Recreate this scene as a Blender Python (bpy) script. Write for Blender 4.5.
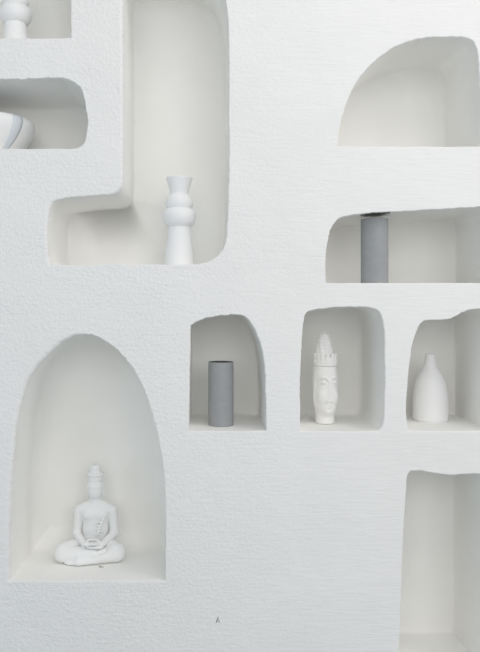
import bpy, bmesh, math, random
import numpy as np
from mathutils import Vector, noise, Matrix
from mathutils.geometry import delaunay_2d_cdt

random.seed(4)
for o in list(bpy.data.objects):
    bpy.data.objects.remove(o, do_unlink=True)
SC = bpy.context.scene
COL = SC.collection

# ------------------------------------------------------------------ camera
CAM_H, DIST, S = 1.35, 2.0, 0.003            # camera height, distance to the wall, metres per pixel at the wall face
VX, VY = 205.0, 306.0                         # foot of the camera axis on the wall, in photo pixels
cd = bpy.data.cameras.new('camera')
cam = bpy.data.objects.new('camera', cd); COL.objects.link(cam)
cam.location = (0, -DIST, CAM_H); cam.rotation_euler = (math.pi/2, 0, 0)
cd.sensor_fit = 'AUTO'; cd.sensor_width = 36.0
cd.lens = (DIST/S)/652*36.0
cd.shift_x = (240-VX)/652; cd.shift_y = -(326-VY)/652
cd.clip_start = 0.05
SC.camera = cam

# ------------------------------------------------------------------ world, lights, exposure
w = bpy.data.worlds.new('overcast_daylight'); SC.world = w; w.use_nodes = True
wn = w.node_tree.nodes; wl = w.node_tree.links
bg = wn['Background']; bg.inputs['Color'].default_value = (0.95, 0.965, 1.0, 1); bg.inputs['Strength'].default_value = 0.29

def area(name, loc, target, sx, sy, power, color):
    l = bpy.data.lights.new(name, 'AREA'); l.shape = 'RECTANGLE'; l.size = sx; l.size_y = sy
    l.energy = power; l.color = color
    o = bpy.data.objects.new(name, l); COL.objects.link(o); o.location = loc
    d = Vector(target) - Vector(loc)
    o.rotation_euler = d.to_track_quat('-Z', 'Y').to_euler()
    return o
area('frontal_fill', (0.4, -4.4, 2.35), (0.1, 0, 2.0), 4.2, 2.4, 68, (1.0, 0.995, 0.98))  # added unseen fill from the front, evens out wall and niche backs
area('skylight', (0.9, -1.8, 4.0), (0.1, 0, 1.4), 3.0, 1.8, 27, (1.0, 0.99, 0.98))
area('right_side_light', (3.0, -1.8, 2.4), (-0.4, 0, 1.35), 1.8, 1.8, 27, (1.0, 0.985, 0.97))  # soft source out of view at the right, aimed at left inner walls
area('left_side_light', (-2.6, -1.9, 1.2), (0.8, 0, 1.2), 1.5, 1.2, 12, (0.62, 0.85, 1.0))  # cool source out of view at the left, aimed at right inner walls

SC.view_settings.view_transform = 'Standard'
SC.view_settings.look = 'None'
SC.view_settings.gamma = 1.0
SC.view_settings.use_curve_mapping = False
SC.view_settings.exposure = 0.0

# ------------------------------------------------------------------ materials
def mat(name, color, rough=0.85, spec=0.3, bumps=(), var=0.0, var_scale=6.0):
    """bumps: list of (object-space scale xyz, noise scale, detail, strength, distance, masked)"""
    m = bpy.data.materials.new(name); m.use_nodes = True
    nt = m.node_tree; b = nt.nodes['Principled BSDF']
    b.inputs['Base Color'].default_value = (*color, 1)
    b.inputs['Roughness'].default_value = rough
    b.inputs['Specular IOR Level'].default_value = spec
    tc = nt.nodes.new('ShaderNodeTexCoord')
    if var > 0:
        n = nt.nodes.new('ShaderNodeTexNoise'); n.inputs['Scale'].default_value = var_scale; n.inputs['Detail'].default_value = 4
        r = nt.nodes.new('ShaderNodeMapRange'); r.inputs['From Min'].default_value = .3; r.inputs['From Max'].default_value = .7
        r.inputs['To Min'].default_value = 1-var; r.inputs['To Max'].default_value = 1+var
        mx = nt.nodes.new('ShaderNodeVectorMath'); mx.operation = 'SCALE'
        mx.inputs[0].default_value = color
        nt.links.new(tc.outputs['Object'], n.inputs['Vector'])
        nt.links.new(n.outputs['Fac'], r.inputs['Value'])
        nt.links.new(r.outputs['Result'], mx.inputs['Scale'])
        nt.links.new(mx.outputs['Vector'], b.inputs['Base Color'])
    prev = None
    for (sc, ns, det, strg, dist, masked) in bumps:
        mp = nt.nodes.new('ShaderNodeMapping'); mp.inputs['Scale'].default_value = sc
        nt.links.new(tc.outputs['Object'], mp.inputs['Vector'])
        n = nt.nodes.new('ShaderNodeTexNoise'); n.inputs['Scale'].default_value = ns; n.inputs['Detail'].default_value = det
        n.inputs['Roughness'].default_value = 0.6; n.inputs['Distortion'].default_value = 0.3
        nt.links.new(mp.outputs['Vector'], n.inputs['Vector'])
        h = n.outputs['Fac']
        if masked:                            # rougher stipple towards the left part of the wall
            sx = nt.nodes.new('ShaderNodeSeparateXYZ'); nt.links.new(tc.outputs['Object'], sx.inputs[0])
            mr = nt.nodes.new('ShaderNodeMapRange')
            mr.inputs['From Min'].default_value = 0.45; mr.inputs['From Max'].default_value = -0.15
            mr.inputs['To Min'].default_value = 0.12; mr.inputs['To Max'].default_value = 1.0
            nt.links.new(sx.outputs['X'], mr.inputs['Value'])
            mm = nt.nodes.new('ShaderNodeMath'); mm.operation = 'MULTIPLY'
            nt.links.new(h, mm.inputs[0]); nt.links.new(mr.outputs['Result'], mm.inputs[1]); h = mm.outputs[0]
        bp = nt.nodes.new('ShaderNodeBump'); bp.inputs['Strength'].default_value = strg; bp.inputs['Distance'].default_value = dist
        nt.links.new(h, bp.inputs['Height'])
        if prev: nt.links.new(prev.outputs['Normal'], bp.inputs['Normal'])
        prev = bp
    if prev: nt.links.new(prev.outputs['Normal'], b.inputs['Normal'])
    return m

M_WALL = mat('rough_white_plaster', (0.90, 0.893, 0.882), 0.95, 0.1, var=0.012, var_scale=5,
             bumps=[((0.11, 1, 1), 125, 3, 0.6, 0.0026, False), ((1, 1, 1), 95, 5, 0.85, 0.0046, True)])
M_NICHE = mat('smooth_white_plaster', (0.95, 0.943, 0.913), 0.95, 0.1, var=0.012, var_scale=7,
              bumps=[((0.25, 1, 1), 120, 3, 0.20, 0.0012, False), ((1, 1, 1), 35, 3, 0.20, 0.002, False)])
M_FLOOR = mat('pale_screed', (0.42, 0.46, 0.48), 0.8, 0.2, var=0.05, var_scale=3)
M_CERAMIC = mat('matt_white_ceramic', (0.90, 0.90, 0.90), 0.55, 0.35, bumps=[((1, 1, 1), 90, 3, 0.12, 0.001, False)])
M_PLASTER = mat('white_cast_plaster', (0.89, 0.89, 0.88), 0.75, 0.2, bumps=[((1, 1, 1), 260, 3, 0.15, 0.0007, False)])
M_IVORY = mat('aged_white_plaster', (0.90, 0.895, 0.875), 0.8, 0.2, bumps=[((1, 1, 1), 220, 3, 0.25, 0.0008, False)])
M_GREY = mat('grey_concrete', (0.35, 0.36, 0.37), 0.7, 0.3, var=0.03, var_scale=60, bumps=[((1, 1, 1), 300, 4, 0.2, 0.0006, False)])
M_BAND = mat('pale_grey_glaze', (0.70, 0.74, 0.78), 0.5, 0.4)
M_SHADE_CHIP = mat('inside_shade_and_chip', (0.09, 0.09, 0.095), 0.8, 0.2)  # cylinders' inner shade put into the colour; also the chip's dark slit
M_DARK = mat('dark_matt', (0.10, 0.095, 0.085), 0.95, 0.1)  # dark tone of the lens-shaped sliver and the cylinder bottoms

# ------------------------------------------------------------------ helpers
def P(px, py, t=0.0):
    """photo pixel to world point at depth t behind the wall face"""
    k = S*(DIST+t)/DIST
    return Vector(((px-VX)*k, t, CAM_H + (VY-py)*k))
def link_mesh(name, verts, faces, m, parent=None, smooth=True):
    me = bpy.data.meshes.new(name); me.from_pydata([tuple(v) for v in verts], [], [tuple(f) for f in faces])
    me.validate(); me.update()
    me.materials.append(m)
    if smooth:
        me.polygons.foreach_set('use_smooth', [True]*len(me.polygons))
    o = bpy.data.objects.new(name, me); COL.objects.link(o)
    if parent: o.parent = parent
    return o
def fix_normals(o):
    bm = bmesh.new(); bm.from_mesh(o.data); bmesh.ops.recalc_face_normals(bm, faces=bm.faces); bm.to_mesh(o.data); bm.free()
def thing(name, label, cat, loc, rz=0.0, group=None):
    o = bpy.data.objects.new(name, None); COL.objects.link(o); o.empty_display_size = .05
    o.location = loc; o.rotation_euler = (0, 0, rz); o['label'] = label; o['category'] = cat
    if group: o['group'] = group
    return o
def catmull(pts, corners, step):
    """closed smooth curve through pts with sharp corners kept; resampled about every `step`"""
    n = len(pts); out = []
    for i in range(n):
        p0, p1, p2, p3 = [Vector(pts[(i+k-1) % n]) for k in range(4)]
        if i in corners: p0 = p1 - (p2-p1)*.3
        if (i+1) % n in corners: p3 = p2 + (p2-p1)*.3
        L = (p2-p1).length; m = max(1, int(round(L/step)))
        # centripetal-like: finite tangents scaled to the segment length
        d0 = (p2-p0); d1 = (p3-p1)
        t1 = d0.normalized()*L if d0.length > 1e-9 else (p2-p1)
        t2 = d1.normalized()*L if d1.length > 1e-9 else (p2-p1)
        for k in range(m):
            u = k/m
            h00 = 2*u**3-3*u**2+1; h10 = u**3-2*u**2+u; h01 = -2*u**3+3*u**2; h11 = u**3-u**2
            out.append(p1*h00 + t1*h10 + p2*h01 + t2*h11)
    return out
def fbm(x, y, z, o=3):
    return noise.fractal(Vector((x, y, z)), 0.9, 2.1, o)
def wall_y(x, z):                              # gentle hand-plastered undulation of the wall face
    return 0.0022*noise.noise(Vector((x*4.5, z*4.5, 3.1))) + 0.0007*noise.noise(Vector((x*22, z*30, 8.7)))

# ------------------------------------------------------------------ the niched wall
# outlines in photo pixels (clockwise from the lower left), corner indices, depth, arris radius, ruggedness
NICHES = {
 'arch': dict(pts=[(10,581),(9.5,545),(11,492),(15,440),(17.7,420),(25,389),(35,370),(50,353),(66,340),(82,334),(97,336.5),(116,349),(133,369),(146,395),(156.8,431.7),(163.2,470),(165.4,513),(165.3,581)],
     cor=[0,17], r=0.007, fil=0.065, label='tall pointed arch niche with soft left edge, lower left'),
 'grey': dict(pts=[(188.8,431),(189.3,395),(190,350),(190.3,325.5),(201.5,319.7),(213,316.8),(226,315),(240,315),(247,318),(253,327),(260.5,345),(264,364),(265.8,390),(266.3,431)],
     cor=[0,3,13], r=0.003, fil=0.012, label='small niche with slanted top around the short grey cylinder'),
 'head': dict(pts=[(300.5,431),(300.2,386),(301.8,343),(304,319),(308,312),(322,308.6),(343.6,307),(368,307.3),(378,311),(382.7,321),(384.4,343),(384.6,396),(384,419),(381,428),(376,431)],
     cor=[0], r=0.004, fil=0.02, label='upright rectangular niche with rounded corners around the carved head'),
 'bottle': dict(pts=[(407.5,431),(406.6,405),(408.4,377),(411.9,347.5),(416.5,331),(422,322.5),(427,320.4),(449.8,318.8),(461.3,313),(470.5,309.8),(480,308.6),(487,310),(490.5,320),(492,350),(492,431)],
     cor=[0,14], r=0.003, fil=0.012, label='niche with wavy top edge around the white bottle vase'),
 'low': dict(pts=[(397.8,681),(399.3,649),(401.8,574),(404,527.6),(406.1,490),(408,475),(412,471.6),(421,471),(436.6,473.6),(452,475),(477,474),(486,475.5),(490,483),(491,500),(491,681)],
     cor=[0,14], r=0.003, fil=0.012, label='tall empty niche at the lower right'),
 'dome': dict(pts=[(336.7,146.5),(339,130),(346.7,103),(358,80),(374,62),(393,48),(416.7,39.3),(443,36.7),(463,37.3),(471.7,40),(476.5,48),(479,66),(480,95),(480,146.5)],
     cor=[0,13], r=0.003, fil=0.02, label='empty quarter round niche at the upper right'),
 'shelf': dict(pts=[(326,283),(325.2,264),(327,246.7),(330.5,229),(338.3,219),(349,215.5),(363,213.4),(388,212),(416,210.5),(451.6,208.4),(478,206.8),(488,207),(492,214),(493,240),(493,283)],
     cor=[0,14], r=0.003, fil=0.012, label='long low niche with rounded left end around the tall grey cylinder'),
 'left': dict(pts=[(-75,148.5),(-76,110),(-74,84),(-66,79),(-20,78.5),(20,78.8),(45,78),(62,78.2),(69,80.5),(75.5,83.5),(81,89),(84.3,99),(86,111),(87.2,122),(86.2,136),(84,143),(78,147.3),(70,148.5)],
     cor=[0], r=0.003, fil=0.015, label='low niche with rounded right end around the squat bowl'),
 'top': dict(pts=[(-75,38),(-75,-20),(-72,-60),(-50,-72),(0,-75),(50,-72),(68,-64),(71,-40),(71,0),(71,38)],
     cor=[0,9], r=0.003, fil=0.015, label='square cornered niche cut by the top left corner'),
 'tall': dict(pts=[(50,264.5),(47.6,245),(48,220),(50,209),(54,202),(61,199.5),(75,197.3),(87,196),(108,194.8),(117,192.5),(121.5,188),(123,180),(123.2,150),(123,60),(122.5,0),(122,-25),(126,-44),(145,-51),(168,-50),(190,-45),(206,-36),(218,-22),(224.5,-5),(227.4,14),(228.6,45),(228.8,120),(229,175),(227.4,220.6),(226.2,237),(223,249),(217.8,256),(210,261),(200,263.7),(190,264.5)],
     cor=[0], r=0.004, fil=0.012, label='tall L shaped niche around the white ringed vase'),
}
DEPTH = 0.30
wall = None
wall_loops = []
niche_data = []
for key, N in NICHES.items():
    base = catmull([((x-VX)*S, CAM_H+(VY-y)*S) for x, y in N['pts']], N['cor'], 0.0032)
    n = len(base)
    A = sum(base[i].x*base[(i+1) % n].y - base[(i+1) % n].x*base[i].y for i in range(n))
    sgn = 1 if A > 0 else -1                   # ccw: outward normal = (dy,-dx)
    nor = []
    for i in range(n):
        d = base[(i+2) % n]-base[(i-2) % n]
        nor.append((Vector((d.y, -d.x))*sgn).normalized())
    cen = sum(base, Vector((0, 0)))/n
    zmin = min(b.y for b in base)
    rad = []
    jo = []
    for i, b in enumerate(base):
        r = N['r']
        floorish = nor[i].y < -0.8
        topish = max(0.0, nor[i].y)
        if key == 'tall':
            if nor[i].x < -0.3: r = 0.010
            dd = (b - Vector(((121-VX)*S, CAM_H+(VY-192)*S))).length
            r = max(r, 0.014*math.exp(-(dd/0.03)**2))
        if key == 'arch': r = 0.003+0.011*max(0.0, min(1.0, -nor[i].x*1.6))
        if floorish: r = 0.004
        rad.append(r)
        rug = 0.0016 + 0.0015*topish*(1 if b.x < 0.1 else .3)
        if floorish: rug = 0.0007
        jo.append(rug*(fbm(b.x*110, b.y*110, 1.3)*.7+fbm(b.x*48, b.y*48, 5.3)*.6) + 0.0012*fbm(b.x*16, b.y*16, 6.1, 2))
    for _ in range(3):
        rad = [(rad[i-1]+rad[i]*2+rad[(i+1) % n])/4 for i in range(n)]
    rings = []
    def ring(off, y, dispY=False, shrink=0.0, amp=1.0):
        R = []
        for i in range(n):
            p = base[i] + nor[i]*(off(i) + jo[i]*amp)
            if shrink: p = p + (cen-p)*shrink
            x, z = p.x, p.y
            yy = y(i) if callable(y) else y
            if dispY: yy += wall_y(x, z)
            R.append(Vector((x, yy, z)))
        return R
    rings.append(ring(lambda i: rad[i]+0.0035, 0.0, True))     # shared with the wall face
    rings.append(ring(lambda i: rad[i]+0.0012, 0.0, True))
    for a in (0, 18, 36, 54, 72, 90):
        c, s_ = math.cos(math.radians(a)), math.sin(math.radians(a))
        R = ring(lambda i: rad[i]*(1-s_), lambda i: rad[i]*(1-c))
        for v in R: v.y += wall_y(v.x, v.z)*(1-a/90.)
        rings.append(R)
    fil = N['fil']
    for t in (0.02, 0.035, 0.055, 0.08, 0.11, 0.14, 0.17, 0.2, 0.225, 0.245):
        if t > DEPTH-fil-.004: continue
        amp = max(0.0, 1-t/0.05)
        R = []
        for i in range(n):
            floorish = nor[i].y < -0.8
            und = (0.0 if floorish else 0.0022)*min(1, t/0.06)*fbm(base[i].x*9, t*12, base[i].y*9, 2)
            p = base[i] + nor[i]*(jo[i]*amp + und); R.append(Vector((p.x, t, p.y)))
        rings.append(R)
    width = max(b.x for b in base)-min(b.x for b in base); height = max(b.y for b in base)-zmin
    sc_max = fil/(0.5*min(width, height))
    for a in (0, 22, 45, 68, 90):
        s_, c = math.sin(math.radians(a)), math.cos(math.radians(a))
        rings.append(ring(lambda i: 0, DEPTH-fil+fil*s_, False, sc_max*(1-c)*0.8, 0.0))
    verts = [v for R in rings for v in R]; faces = []
    for k in range(len(rings)-1):
        for i in range(n):
            j = (i+1) % n
            faces.append((k*n+i, k*n+j, (k+1)*n+j, (k+1)*n+i))
    last = (len(rings)-1)*n
    r2 = delaunay_2d_cdt([Vector((v.x, v.z)) for v in rings[-1]], [], [list(range(n))], 1, 1e-7)
    mp = {}
    for vi, src in enumerate(r2[3]):
        if src: mp[vi] = last+src[0]
        else:
            mp[vi] = len(verts); verts.append(Vector((r2[0][vi].x, DEPTH, r2[0][vi].y)))
    for f in r2[2]: faces.append([mp[q] for q in f])
    N['n'] = n
    niche_data.append((key, N, verts, faces))
    wall_loops.append(rings[0])

# wall face: outer rectangle with holes and a grid of inner points
X0, X1, Z0, Z1 = -1.45, 1.65, 0.0, 2.75
co = []; edges = []
for R in wall_loops:
    b0 = len(co); co += [Vector((v.x, v.z)) for v in R]
    edges += [(b0+i, b0+(i+1) % len(R)) for i in range(len(R))]
b0 = len(co); co += [Vector((X0, Z0)), Vector((X1, Z0)), Vector((X1, Z1)), Vector((X0, Z1))]
edges += [(b0, b0+1), (b0+1, b0+2), (b0+2, b0+3), (b0+3, b0)]
nin = len(co)
def inside(poly, x, z):
    c = False; j = len(poly)-1
    for i in range(len(poly)):
        zi, zj = poly[i][1], poly[j][1]
        if (zi > z) != (zj > z) and x < (poly[j][0]-poly[i][0])*(z-zi)/(zj-zi)+poly[i][0]: c = not c
        j = i
    return c
polys = [([(v.x, v.z) for v in R], (min(v.x for v in R), max(v.x for v in R), min(v.z for v in R), max(v.z for v in R))) for R in wall_loops]
def in_hole(x, z):
    return any(b[0] < x < b[1] and b[2] < z < b[3] and inside(p, x, z) for p, b in polys)
z = Z0+.02
while z < Z1-.01:
    x = X0+.02
    while x < X1-.01:
        near = -0.66 < x < 0.88 and 0.25 < z < 2.32
        if near or (round(x*100) % 4 == 0 and round(z*100) % 4 == 0):
            co.append(Vector((x+random.uniform(-.002, .002), z+random.uniform(-.002, .002))))
        x += 0.01
    z += 0.01
r = delaunay_2d_cdt(co, edges, [], 0, 1e-7)
vs = [Vector((v.x, wall_y(v.x, v.y) if X0 < v.x < X1 and Z0 < v.y < Z1 else 0, v.y)) for v in r[0]]
fs = []
for f in r[2]:
    c = sum((r[0][q] for q in f), Vector((0, 0)))/len(f)
    if not in_hole(c.x, c.y): fs.append(list(f))
T = 0.36                                       # the wall is a solid slab behind its face
nb = len(vs)
vs += [Vector((x, y, zz)) for y in (0, T) for (x, zz) in ((X0, Z0), (X1, Z0), (X1, Z1), (X0, Z1))]
for a in range(4):
    b = (a+1) % 4; fs.append((nb+a, nb+b, nb+4+b, nb+4+a))
fs.append((nb+4, nb+5, nb+6, nb+7))
wall = link_mesh('wall_front', vs, fs, M_WALL); fix_normals(wall)
wall['kind'] = 'structure'; wall['label'] = 'rough white plaster wall with carved display niches'
for key, N, verts, faces in niche_data:
    o = link_mesh('niche', verts, faces, M_NICHE, wall); o.data.materials.append(M_WALL); nr = N['n']
    for pi in range(7*nr): o.data.polygons[pi].material_index = 1
    fix_normals(o)
    o['label'] = N['label']
# small chip in the plaster low on the wall, and a dark lens-shaped sliver at the ceiling edge above the tall grey cylinder
for nm, mt, bits in (('plaster_chip', M_WALL, ((219.6, 618.6, .0030, .006, .5), (221.0, 622, .003, .004, .3))), ('chip_hollow', M_SHADE_CHIP, ((217.2, 620, .0011, .0105, .38), (218.8, 621.6, .0009, .004, .8)))):
    bm = bmesh.new()
    for (x, y, dx, dz, a) in bits:
        q = P(x, y)
        m = Matrix.Translation((q.x, wall_y(q.x, q.z)-.0002, q.z)) @ Matrix.Rotation(a, 4, 'Y') @ Matrix.Diagonal((dx, .0030 if mt is M_WALL else .0007, dz, 1))
        bmesh.ops.create_icosphere(bm, subdivisions=3, radius=1, matrix=m)
    for v in bm.verts: v.co += Vector((1, 1, 1))*0.0006*noise.noise(v.co*900)
    me = bpy.data.meshes.new(nm); bm.to_mesh(me); bm.free(); me.materials.append(mt)
    o = bpy.data.objects.new(nm, me); COL.objects.link(o); o.parent = wall
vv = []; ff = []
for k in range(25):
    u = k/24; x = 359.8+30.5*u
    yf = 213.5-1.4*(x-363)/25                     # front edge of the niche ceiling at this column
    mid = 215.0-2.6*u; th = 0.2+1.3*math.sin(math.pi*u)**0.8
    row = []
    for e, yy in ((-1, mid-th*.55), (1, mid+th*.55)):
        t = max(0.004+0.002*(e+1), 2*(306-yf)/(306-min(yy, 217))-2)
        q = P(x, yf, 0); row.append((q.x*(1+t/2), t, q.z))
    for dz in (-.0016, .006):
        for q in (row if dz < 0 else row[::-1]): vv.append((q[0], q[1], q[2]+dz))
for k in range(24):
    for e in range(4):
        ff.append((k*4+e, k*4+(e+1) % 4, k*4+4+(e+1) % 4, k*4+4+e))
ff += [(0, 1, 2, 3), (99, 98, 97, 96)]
o = link_mesh('sliver', vv, ff, M_DARK, wall); fix_normals(o); o['label'] = 'thin dark sliver under the plaster edge above the tall grey cylinder'

# floor in front of the wall
bm = bmesh.new(); bmesh.ops.create_cube(bm, size=1, matrix=Matrix.Translation((0.1, -2.3, -.05)) @ Matrix.Diagonal((5.5, 5.4, .1, 1)))
me = bpy.data.meshes.new('floor'); bm.to_mesh(me); bm.free(); me.materials.append(M_FLOOR)
o = bpy.data.objects.new('floor', me); COL.objects.link(o); o['kind'] = 'structure'

# ------------------------------------------------------------------ turned things
def lathe(name, prof, m, parent=None, seg=96):
    """prof: closed run of (r, z) from the bottom centre over the outside to the inside centre"""
    verts = []; faces = []; idx = []
    for r_, z_ in prof:
        if r_ < 1e-6: idx.append([len(verts)]*seg); verts.append((0, 0, z_))
        else:
            idx.append(list(range(len(verts), len(verts)+seg)))
            verts += [(r_*math.cos(2*math.pi*k/seg), r_*math.sin(2*math.pi*k/seg), z_) for k in range(seg)]
    for a in range(len(prof)-1):
        for k in range(seg):
            j = (k+1) % seg
            q = [idx[a][k], idx[a][j], idx[a+1][j], idx[a+1][k]]
            u = []
            for e in q:
                if e not in u: u.append(e)
            if len(u) > 2: faces.append(u)
    o = link_mesh(name, verts, faces, m, parent); fix_normals(o)
    return o
def smooth_prof(pts, sub=6):
    out = []
    n = len(pts)
    for i in range(n-1):
        p0 = Vector(pts[max(i-1, 0)]); p1 = Vector(pts[i]); p2 = Vector(pts[i+1]); p3 = Vector(pts[min(i+2, n-1)])
        for k in range(sub):
            u = k/sub
            v = 0.5*((2*p1)+(p2-p0)*u+(2*p0-5*p1+4*p2-p3)*u*u+(-p0+3*p1-3*p2+p3)*u**3)
            out.append((max(v.x, 0.0005), v.y))
    out.append(tuple(pts[-1]))
    return out
def floor_point(px, py_floor, t):
    """a point on a niche floor whose front edge is at py_floor, seen at column px, at depth t"""
    return Vector((P(px, 0, t).x, t, CAM_H+(VY-py_floor)*S))

# ringed vase, whole one in the L niche and a smaller one cut by the corner
def ringed_vase(loc, label, sc, cut=0.0):
    t = thing('ringed_vase', label, 'vase', loc, 0, 'ringed vases')
    u = 0.00318
    H0 = 40.4*u
    Z = lambda y: (266.4-y)*u-cut*u*min(1, (266.4-y)*u/H0)
    body = [(15.6, 265.5), (15.2, 262), (13.9, 250), (12.6, 240), (11.6, 231), (11.0, 226)]
    o_ = [(0, 0), (14.6*u, 0), (15.6*u, Z(265.6))] + smooth_prof([(a*u, Z(b)) for a, b in body], 4)
    lathe('base', [(a*sc, b*sc) for a, b in o_] + [(0, Z(226)*sc)], M_CERAMIC, t)
    r2 = smooth_prof([(9.5*u, Z(227)), (12.2*u, Z(226)), (15.4*u, Z(222.4)), (17*u, Z(217)), (16.4*u, Z(212.5)), (13.6*u, Z(209)), (11.6*u, Z(208))], 5)
    lathe('ring', [(0, Z(227)*sc)]+[(a*sc, b*sc) for a, b in r2]+[(0, Z(208)*sc)], M_CERAMIC, t)
    r1 = smooth_prof([(11.0*u, Z(209)), (12.8*u, Z(207.6)), (14.0*u, Z(204)), (13.5*u, Z(199.6)), (11.4*u, Z(196)), (8.8*u, Z(194))], 5)
    lathe('ring', [(0, Z(209)*sc)]+[(a*sc, b*sc) for a, b in r1]+[(0, Z(194)*sc)], M_CERAMIC, t)
    nk = smooth_prof([(9.0*u, Z(195)), (9.2*u, Z(192.5)), (10.6*u, Z(187)), (12.2*u, Z(181.5)), (13.2*u, Z(178.6)), (13.2*u, Z(177.6))], 4)
    nk += [(12.9*u, Z(177.2)), (12.2*u, Z(177.4)), (9.6*u, Z(187)), (7.5*u, Z(192)), (0, Z(192))]
    lathe('rim', [(0, Z(195)*sc)]+[(a*sc, b*sc) for a, b in nk], M_CERAMIC, t)
ringed_vase(floor_point(179.3, 264.5, 0.12), 'white ringed vase with flared rim, standing whole in the tall L shaped niche', 1.0)
ringed_vase(floor_point(15.5, 38, 0.12), 'white ringed vase cut off by the top left corner, above the squat bowl', 0.95, 9.5)

# squat bowl with a pale grey stripe
bl = thing('bowl', 'squat white bowl with a pale grey curved stripe, half cut by the left edge', 'bowl', floor_point(-6, 148.5, 0.16))
u = 0.00324; FZ = 306-157.5/1.08
zz = lambda y: (FZ-y)*u
prof = smooth_prof([(21*u, 0.001), (22*u, zz(157.5)), (26*u, zz(152)), (32.2*u, zz(145)), (37.2*u, zz(137)), (39.7*u, zz(129.5)), (39.4*u, zz(124.5)), (36.5*u, zz(121.4)), (30*u, zz(120)), (22*u, zz(119.5)), (19.5*u, zz(119.6))], 6)
full = [(0, 0), (20.5*u, 0)]+prof+[(18.2*u, zz(120.6)), (22*u, zz(123)), (34*u, zz(126)), (36*u, zz(131)), (30*u, zz(146)), (0, zz(150))]
lathe('body', full, M_CERAMIC, bl)
sv = []; sf = []
ns = len(prof)
def prof_at(s_):
    s_ = max(0, min(ns-1.001, s_)); i = int(s_); f_ = s_-i
    return prof[i][0]*(1-f_)+prof[i+1][0]*f_, prof[i][1]*(1-f_)+prof[i+1][1]*f_
K = 40
for k in range(K+1):
    s_ = 6+(ns-6)*k/K; r_, z_ = prof_at(s_)
    h = z_/zz(119.5)
    # screen-x offsets of the stripe's two edges, turned into angles round the bowl
    for edge in (0, 1, 2, 3):
        xo = (8+23.5*math.sin(math.pi/2*min(1, h))**.15 - 3.6 + 2.4*edge)*u
        a = math.asin(max(-.98, min(.98, xo/(40.5*u))))
        rr = r_+0.0005
        sv.append((rr*math.sin(a), -rr*math.cos(a), z_+0.0002))
for k in range(K):
    for e in range(3):
        sf.append((k*4+e, k*4+e+1, k*4+5+e, k*4+4+e))
so = link_mesh('stripe', sv, sf, M_BAND, bl); so['label'] = 'pale grey curved stripe'
sm = so.modifiers.new('thick', 'SOLIDIFY'); sm.thickness = 0.0006; sm.offset = 0

# bottle vase
bt = thing('bottle_vase', 'matt white bottle vase with a narrow neck and sloping shoulders', 'vase', floor_point(430.4, 431, 0.188))
u = S*(2.205/2)
BF = 306+125/1.1025
zb = lambda y: (BF-y)*u*1.0
p_ = smooth_prof([(16.6*u, .0045), (16.95*u, .008), (16.95*u, .02), (16.9*u, zb(405)), (16.4*u, zb(394)), (15.4*u, zb(385.5)), (12.9*u, zb(377)), (9.3*u, zb(370.5)), (6.8*u, zb(365)), (5.7*u, zb(360)), (5.0*u, zb(356)), (4.8*u, zb(353.9))], 6)
lathe('body', [(0, 0), (15.6*u, 0), (16.0*u, .003)]+p_+[(4.4*u, zb(353.4)), (3.4*u, zb(353.8)), (3.4*u, zb(368)), (0, zb(368))], M_CERAMIC, bt)
lathe('foot_ring', [(13*u, .0002), (16.2*u, .0002), (16.4*u, .001), (16.2*u, .0032), (13*u, .0032), (13*u, .0002)], M_CERAMIC, bt)

# grey cylinders
def grey_cylinder(loc, label, h, r_):
    t = thing('cylinder_vase', label, 'vase', loc, 0, 'grey cylinder vases')
    lathe('body', [(0, 0), (r_-.002, 0), (r_-.0005, .0007), (r_, .0025), (r_, h-.002), (r_-.0005, h-.0006), (r_-.001, h), (r_-.0016, h-.0006), (r_-.0018, h-.004), (r_-.0019, .004), (0, .004)], M_GREY, t)
    lathe('inside_shade', [(r_-.0017, h-.0012), (r_-.0021, h-.0010), (r_-.0024, h-.003), (r_-.003, .012), (r_-.01, .006), (0, .006)], M_SHADE_CHIP, t)['label'] = 'inside, darkened for shade'  # inner shade of the cylinder put into a dark-coloured shell
    lathe('foot_ring', [(0, -0.0002), (r_-.0035, -0.0002), (r_-.003, .0004), (0, .0004)], M_DARK, t)
grey_cylinder(floor_point(374.5, 283, 0.075), 'grey cylinder vase in the long low niche, under the thin dark sliver', 0.2012, 0.0418)
grey_cylinder(floor_point(220.9, 431, 0.103), 'grey cylinder vase in the small slanted niche, left of the carved head', 0.1995, 0.0398)

# ------------------------------------------------------------------ sculpted things: distance fields meshed with surface nets
def V3(a): return np.array(a, dtype=np.float32)
def ell(p, c, r_):
    q = (p-V3(c)); k0 = np.linalg.norm(q/V3(r_), axis=-1); k1 = np.linalg.norm(q/(V3(r_)**2), axis=-1)
    return k0*(k0-1)/np.maximum(k1, 1e-6)
def cap(p, a, b, ra, rb=None):
    rb = ra if rb is None else rb
    a = V3(a); b = V3(b); pa = p-a; ba = b-a
    h = np.clip((pa@ba)/float(ba@ba), 0, 1)
    return np.linalg.norm(pa-h[..., None]*ba, axis=-1)-(ra+(rb-ra)*h)
def smin(a, b, k):
    h = np.clip(0.5+0.5*(b-a)/k, 0, 1)
    return b*(1-h)+a*h-k*h*(1-h)
def smax(a, b, k): return -smin(-a, -b, k)
def cyl(p, c, rx, ry, z0, z1, rnd=0.002):
    q = np.sqrt(((p[..., 0]-c[0])/rx)**2+((p[..., 1]-c[1])/ry)**2)
    d1 = (q-1)*min(rx, ry); d2 = np.maximum(z0-p[..., 2], p[..., 2]-z1)
    return smax(d1, d2, rnd)
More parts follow.
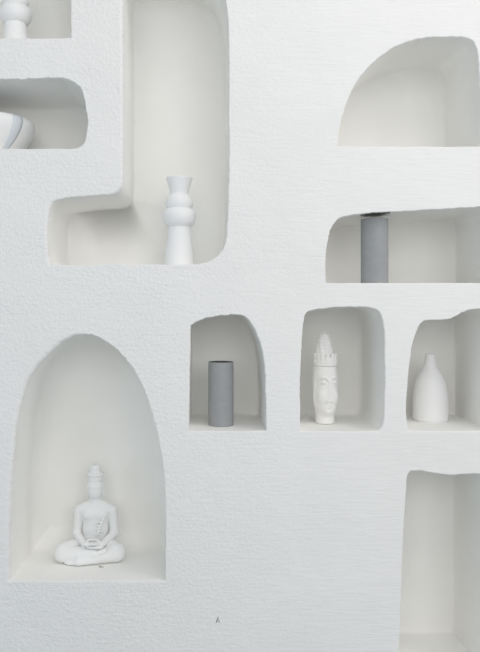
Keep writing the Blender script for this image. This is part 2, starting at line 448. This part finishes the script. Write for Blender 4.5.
def surface_net(name, f, lo, hi, h, m, parent):
    ax = [np.arange(lo[i], hi[i]+h, h, dtype=np.float32) for i in range(3)]
    G = np.stack(np.meshgrid(*ax, indexing='ij'), -1)
    v = f(G).astype(np.float32)
    s_ = v < 0
    nx, ny, nz = [d-1 for d in v.shape]
    acc = np.zeros((nx, ny, nz, 3), np.float32); cnt = np.zeros((nx, ny, nz), np.float32)
    corners = [(i, j, k) for i in (0, 1) for j in (0, 1) for k in (0, 1)]
    def sub(A, c): return A[c[0]:c[0]+nx, c[1]:c[1]+ny, c[2]:c[2]+nz]
    for c0 in corners:
        for a in range(3):
            if c0[a]: continue
            c1 = list(c0); c1[a] = 1; c1 = tuple(c1)
            v0, v1 = sub(v, c0), sub(v, c1)
            cr_ = (v0 < 0) != (v1 < 0)
            den = np.where(cr_, v0-v1, 1); t_ = np.where(cr_, v0/den, 0)
            for b in range(3):
                acc[..., b] += np.where(cr_, c0[b]+(t_ if b == a else 0), 0)
            cnt += cr_
    act = cnt > 0
    idx = -np.ones(act.shape, np.int64); idx[act] = np.arange(act.sum())
    ii = np.argwhere(act)
    pos = (ii+acc[act]/cnt[act][:, None])*h+np.array(lo, np.float32)
    faces = []
    for a in range(3):
        b, c = (a+1) % 3, (a+2) % 3
        sl0 = [slice(None)]*3; sl1 = [slice(None)]*3
        sl0[a] = slice(0, -1); sl1[a] = slice(1, None)
        e0, e1 = s_[tuple(sl0)], s_[tuple(sl1)]
        E = np.argwhere(e0 != e1)
        E = E[(E[:, b] > 0) & (E[:, c] > 0) & (E[:, b] < v.shape[b]-1) & (E[:, c] < v.shape[c]-1)]
        ins = e0[tuple(E.T)]
        q = []
        for db, dc in ((1, 1), (0, 1), (0, 0), (1, 0)):
            F = E.copy(); F[:, b] -= db; F[:, c] -= dc
            q.append(idx[tuple(F.T)])
        q = np.stack(q, -1); q[~ins] = q[~ins][:, ::-1]
        faces.append(q)
    faces = np.concatenate(faces)
    o = link_mesh(name, pos.tolist(), faces.tolist(), m, parent)
    return o

# ---- carved head on a neck, turned a little to the right
HS = 1.0
hd = thing('head_sculpture', 'white carved head with closed eyes and a tall pointed headdress, standing on its neck', 'statue', floor_point(325.3, 431, 0.137), math.radians(9))
def f_face(p):
    d = ell(p, (0, 0, .112), (.0355, .041, .098))
    d = smin(d, ell(p, (0, .006, .150), (.0375, .042, .062)), .012)
    d = smin(d, ell(p, (0, -.004, .082), (.0345, .037, .056)), .012)
    d = smin(d, cyl(p, (0, .003), .0335, .0350, .038, .198, .03), .010)
    d = smin(d, ell(p, (0, -.014, .047), (.021, .024, .022)), .014)      # chin
    d = smin(d, cyl(p, (0, .004), .030, .030, .0, .05, .003), .006)          # neck
    ax = np.abs(p[..., 0]); q = np.stack([ax, p[..., 1], p[..., 2]], -1)
    # eye hollows under the brows
    d = smax(d, -ell(q, (.0155, -.044, .136), (.0125, .0075, .0095)), .006)
    # brow arches running into the nose
    for a, b in (((.003, -.0405, .139), (.010, -.0415, .1475)), ((.010, -.0415, .1475), (.020, -.0375, .1485)), ((.020, -.0375, .1485), (.029, -.028, .142))):
        d = smin(d, cap(q, a, b, .0022), .003)
    # nose
    d = smin(d, cap(p, (0, -.0385, .142), (0, -.0445, .080), .0034, .0055), .005)
    d = smin(d, ell(q, (.0062, -.0425, .0765), (.0052, .006, .0048)), .003)
    # lids
    d = smin(d, ell(q, (.0155, -.0355, .134), (.0098, .0055, .0062)), .0018)
    d = smax(d, -ell(q, (.0155, -.0425, .1312), (.0100, .0035, .0011)), .0012)
    # cheeks
    d = smin(d, ell(q, (.0175, -.027, .088), (.0125, .010, .018)), .012)
    # lips: smiling
    d = smin(d, cap(q, (.0, -.0415, .0625), (.0155, -.0325, .0675), .0034, .0018), .0025)
    d = smin(d, cap(q, (.0, -.040, .0548), (.0105, -.034, .0605), .0036, .0018), .0025)
    d = smax(d, -cap(q, (0, -.0468, .0590), (.0175, -.0350, .0668), .0013), .0012)
    # under lip hollow
    d = smax(d, -ell(p, (0, -.0435, .048), (.010, .005, .0035)), .005)
    # ears with long lobes
    e = smin(ell(q, (.0370, -.002, .130), (.0040, .011, .028)), ell(q, (.0362, -.002, .086), (.0042, .0075, .032)), .006)
    e = smax(e, -ell(q, (.0418, -.004, .130), (.004, .006, .017)), .002)
    d = smin(d, e, .002)
    return smax(d, -p[..., 2], .0005)
surface_net('face', f_face, (-.05, -.062, -.004), (.05, .055, .215), .0014, M_IVORY, hd)
def f_crown(p):
    x, y, z_ = p[..., 0], p[..., 1], p[..., 2]
    ang = np.arctan2(y-.002, x)
    rr = np.sqrt((x/.0365)**2+((y-.002)/.0395)**2)
    d = cyl(p, (0, .002), .0350, .0380, .182, .214, .006)
    rim = smax(np.abs(rr-.98)*.037-.0026, np.abs(z_-.1885)-.0034, .003)            # plain band
    d = smin(d, rim, .003)
    rim2 = smax(np.abs(rr-.955)*.037-.003-.0009*np.cos(ang*30), np.abs(z_-.1965)-.0028, .002)  # beads
    d = smin(d, rim2, .0015)
    n_ = 14; a = (np.mod(ang+.1, 2*math.pi/n_)-math.pi/n_)*.036
    leaf = smax(np.sqrt((a/.0070)**2+((z_-.208)/.0175)**2)*.007-.007, np.abs(rr-.93)*.037-.0036, .002)
    d = smin(d, leaf, .002)
    return smax(d, -ell(p, (0, 0, .150), (.0335, .037, .040)), .001)
surface_net('headdress', f_crown, (-.05, -.055, .165), (.05, .058, .232), .0013, M_IVORY, hd)
def f_knot(p):
    q = p-V3((-.003, .002, 0)); x, y, z_ = q[..., 0], q[..., 1], q[..., 2]
    ang = np.arctan2(y, x)
    tt = np.clip((z_-.208)/.082, 0, 1)
    R = .0255*(1-tt)**0.50+.0075
    R = R+.0012*np.cos(ang*9+z_*60)*np.clip(1.2-tt, 0, 1)+.0006*np.cos(z_*2*math.pi/.0105)
    d = (np.sqrt(x*x+y*y)-R)*.8
    d = smax(d, np.maximum(.206-z_, z_-.286), .004)
    d = smin(d, ell(q, (0, 0, .2835), (.0085, .0085, .0085)), .003)
    return d
surface_net('topknot', f_knot, (-.042, -.04, .2), (.04, .042, .296), .0013, M_IVORY, hd)

# ---- seated meditating figure
bd = thing('seated_statue', 'white seated statue meditating cross-legged with hands in its lap, inside the pointed arch', 'statue', floor_point(95.5, 581, 0.183))
bd.scale = (.99, .99, .99)
def f_body(p):
    ax = np.abs(p[..., 0]); q = np.stack([ax, p[..., 1], p[..., 2]], -1)
    d = ell(p, (-.004, .014, .046), (.058, .042, .036))
    d = smin(d, ell(p, (0, .006, .098), (.0435, .030, .052)), .016)
    d = smin(d, ell(p, (0, .003, .147), (.0495, .030, .038)), .014)
    d = smin(d, cap(q, (.0, .005, .1840), (.0440, .004, .1615), .0150, .0185), .012)
    d = smin(d, ell(q, (.019, -.018, .150), (.021, .011, .015)), .008)          # pectorals
    d = smin(d, cap(p, (0, .004, .180), (0, .000, .208), .0190, .0180), .008)   # neck
    # head
    hdd = smin(ell(p, (0, -.003, .237), (.0258, .027, .029)), ell(p, (0, -.008, .2185), (.0222, .0210, .0200)), .008)
    hdd = smin(hdd, cap(p, (0, -.029, .237), (0, -.0335, .2255), .0022, .0034), .003)
    hdd = smin(hdd, cap(q, (.003, -.028, .2405), (.015, -.0245, .2425), .0017), .0015)
    hdd = smax(hdd, -ell(q, (.0098, -.0315, .2350), (.0072, .0060, .0042)), .003)
    hdd = smin(hdd, ell(q, (.0092, -.0245, .2345), (.0055, .0035, .0028)), .0012)
    hdd = smin(hdd, cap(q, (0, -.0282, .2175), (.007, -.0262, .2185), .0017, .001), .0012)
    hdd = smin(hdd, cap(q, (0, -.0272, .2140), (.005, -.0255, .2150), .0018, .001), .0012)
    ear = smin(ell(q, (.0262, .000, .237), (.0028, .006, .011)), ell(q, (.0255, .000, .217), (.0028, .0042, .016)), .004)
    hdd = smin(hdd, ear, .0015)
    d = smin(d, hdd, .004)
    # arms
    d = smin(d, cap(q, (.0545, .004, .157), (.0625, .003, .083), .0170, .0138), .0035)
    fa = cap(q, (.0620, .001, .082), (.030, -.050, .064), .0138, .0090)
    d = smin(d, fa, .005)
    # legs: shins crossed, one lying in front
    kl, kr = (-.0990, -.032, .0310), (.0725, -.030, .0310)
    lg = cap(p, (-.028, .01, .036), kl, .035, .0315)
    lg = smin(lg, cap(p, (.022, .01, .036), kr, .035, .0315), .012)
    lg = smin(lg, cap(p, (-.097, -.038, .0300), (.004, -.058, .034), .0285, .0175), .007)
    fr = cap(p, (.0710, -.030, .0290), (-.040, -.068, .0175), .0290, .0160)
    lg = smin(lg, fr, .0030)
    ft = smin(cap(p, (-.040, -.068, .0145), (-.074, -.063, .0085), .0130, .0075), cap(p, (-.074, -.063, .0085), (-.086, -.060, .0070), .0062, .0045), .004)
    lg = smin(lg, ft, .003)
    lg = smin(lg, cap(p, (.004, -.060, .030), (.040, -.062, .047), .0120, .0075), .003)   # the other foot on the calf
    d = smin(d, lg, .006)
    # hands laid in the lap, one on the other, palm up
    H = smin(ell(p, (.019, -.061, .0585), (.017, .0125, .0062)), cap(p, (.030, -.052, .064), (.022, -.058, .060), .0085, .0070), .005)
    for k, (L, yo) in enumerate(((.031, -.0705), (.035, -.0645), (.034, -.0590), (.028, -.0535))):
        a = (.010, yo, .0590); b = (-.004, yo, .0590); c = (.016-L, yo+.001, .0605)
        H = smin(H, smin(cap(p, a, b, .0030), cap(p, b, c, .0029, .0024), .001), .0012)
    G = smin(ell(p, (-.017, -.062, .0680), (.016, .0115, .0055)), cap(p, (-.030, -.052, .067), (-.022, -.058, .068), .0082, .0065), .005)
    for k, (L, yo) in enumerate(((.030, -.0715), (.034, -.0660), (.033, -.0605), (.027, -.0552))):
        a = (-.008, yo, .0685); b = (.004, yo, .0690); c = (-.014+L, yo+.001, .0700)
        G = smin(G, smin(cap(p, a, b, .0029), cap(p, b, c, .0028, .0023), .001), .0012)
    # thumbs meeting above the fingers
    T_ = smin(cap(q, (.024, -.055, .070), (.013, -.052, .0780), .0036, .0031), cap(q, (.013, -.052, .0780), (.0015, -.053, .0800), .0030, .0025), .001)
    hands = smin(smin(H, G, .0012), T_, .002)
    d = smin(d, hands, .002)
    return smax(d, -p[..., 2], .0008)
surface_net('body', f_body, (-.14, -.106, -.003), (.112, .062, .272), .00150, M_PLASTER, bd)
def f_hair(p):
    x, y, z_ = p[..., 0], p[..., 1], p[..., 2]
    curls = .0011*np.cos(x*700)*np.cos(z_*700+1)*np.cos(y*500)
    d = ell(p, (0, .001, .243), (.0262, .0285, .028))
    d = smax(d, -(z_-.2475-(y+.02)*-.75), .002)               # hairline: lower behind the ears
    bz = np.abs(np.mod(z_, .0066)-.0033)
    d2 = cyl(p, (0, 0), .0262, .0262, .256, .283, .004)+.9*bz*.35
    d2 = smin(d2, cyl(p, (0, 0), .0290, .0290, .2745, .2825, .004), .005)
    d3 = cyl(p, (0, 0), .0185, .0185, .277, .3095, .012)
    return smin(smin(d+curls, d2, .003), d3+curls*.6, .004)
surface_net('hair', f_hair, (-.034, -.036, .215), (.034, .036, .314), .0012, M_PLASTER, bd)
def f_robe(p):
    pts = [(.050, -.006, .166), (.032, -.0215, .140), (.018, -.0265, .112), (.012, -.0270, .088)]
    d = 1e3
    for a, b in zip(pts[:-1], pts[1:]): d = np.minimum(d, cap(p, a, b, .0032)) if not np.isscalar(d) else cap(p, a, b, .0032)
    for k in range(5):                                        # gathered folds hanging at the side of the chest
        z_ = .128-.010*k
        d = smin(d, cap(p, (.008+.002*(k % 2), -.0270, z_), (.026, -.0250, z_-.004), .0026, .0022), .0022)
        d = smin(d, ell(p, (.009+.003*(k % 2), -.0275, z_-.003), (.004, .0028, .0036)), .001)
    return d
surface_net('robe_fold', f_robe, (-.006, -.04, .075), (.062, .006, .178), .0012, M_PLASTER, bd)
# crumb of plaster in front of the statue
def crumb(p):
    d = ell(p, (0, 0, .0022), (.0042, .003, .0024))
    d = smin(d, ell(p, (.0075, -.002, .0014), (.0042, .0016, .0014)), .002)
    return d+.0005*np.cos(p[..., 0]*1500)*np.cos(p[..., 1]*1300)
c_ = surface_net('plaster_crumb', crumb, (-.008, -.006, -.0004), (.014, .006, .007), .0006, mat('dusty_plaster', (0.42, 0.40, 0.36), 0.95, 0.1), None)
c_.location = floor_point(100, 581, 0.106); c_['label'] = 'tiny chip of plaster lying in front of the seated statue'; c_['category'] = 'crumb'
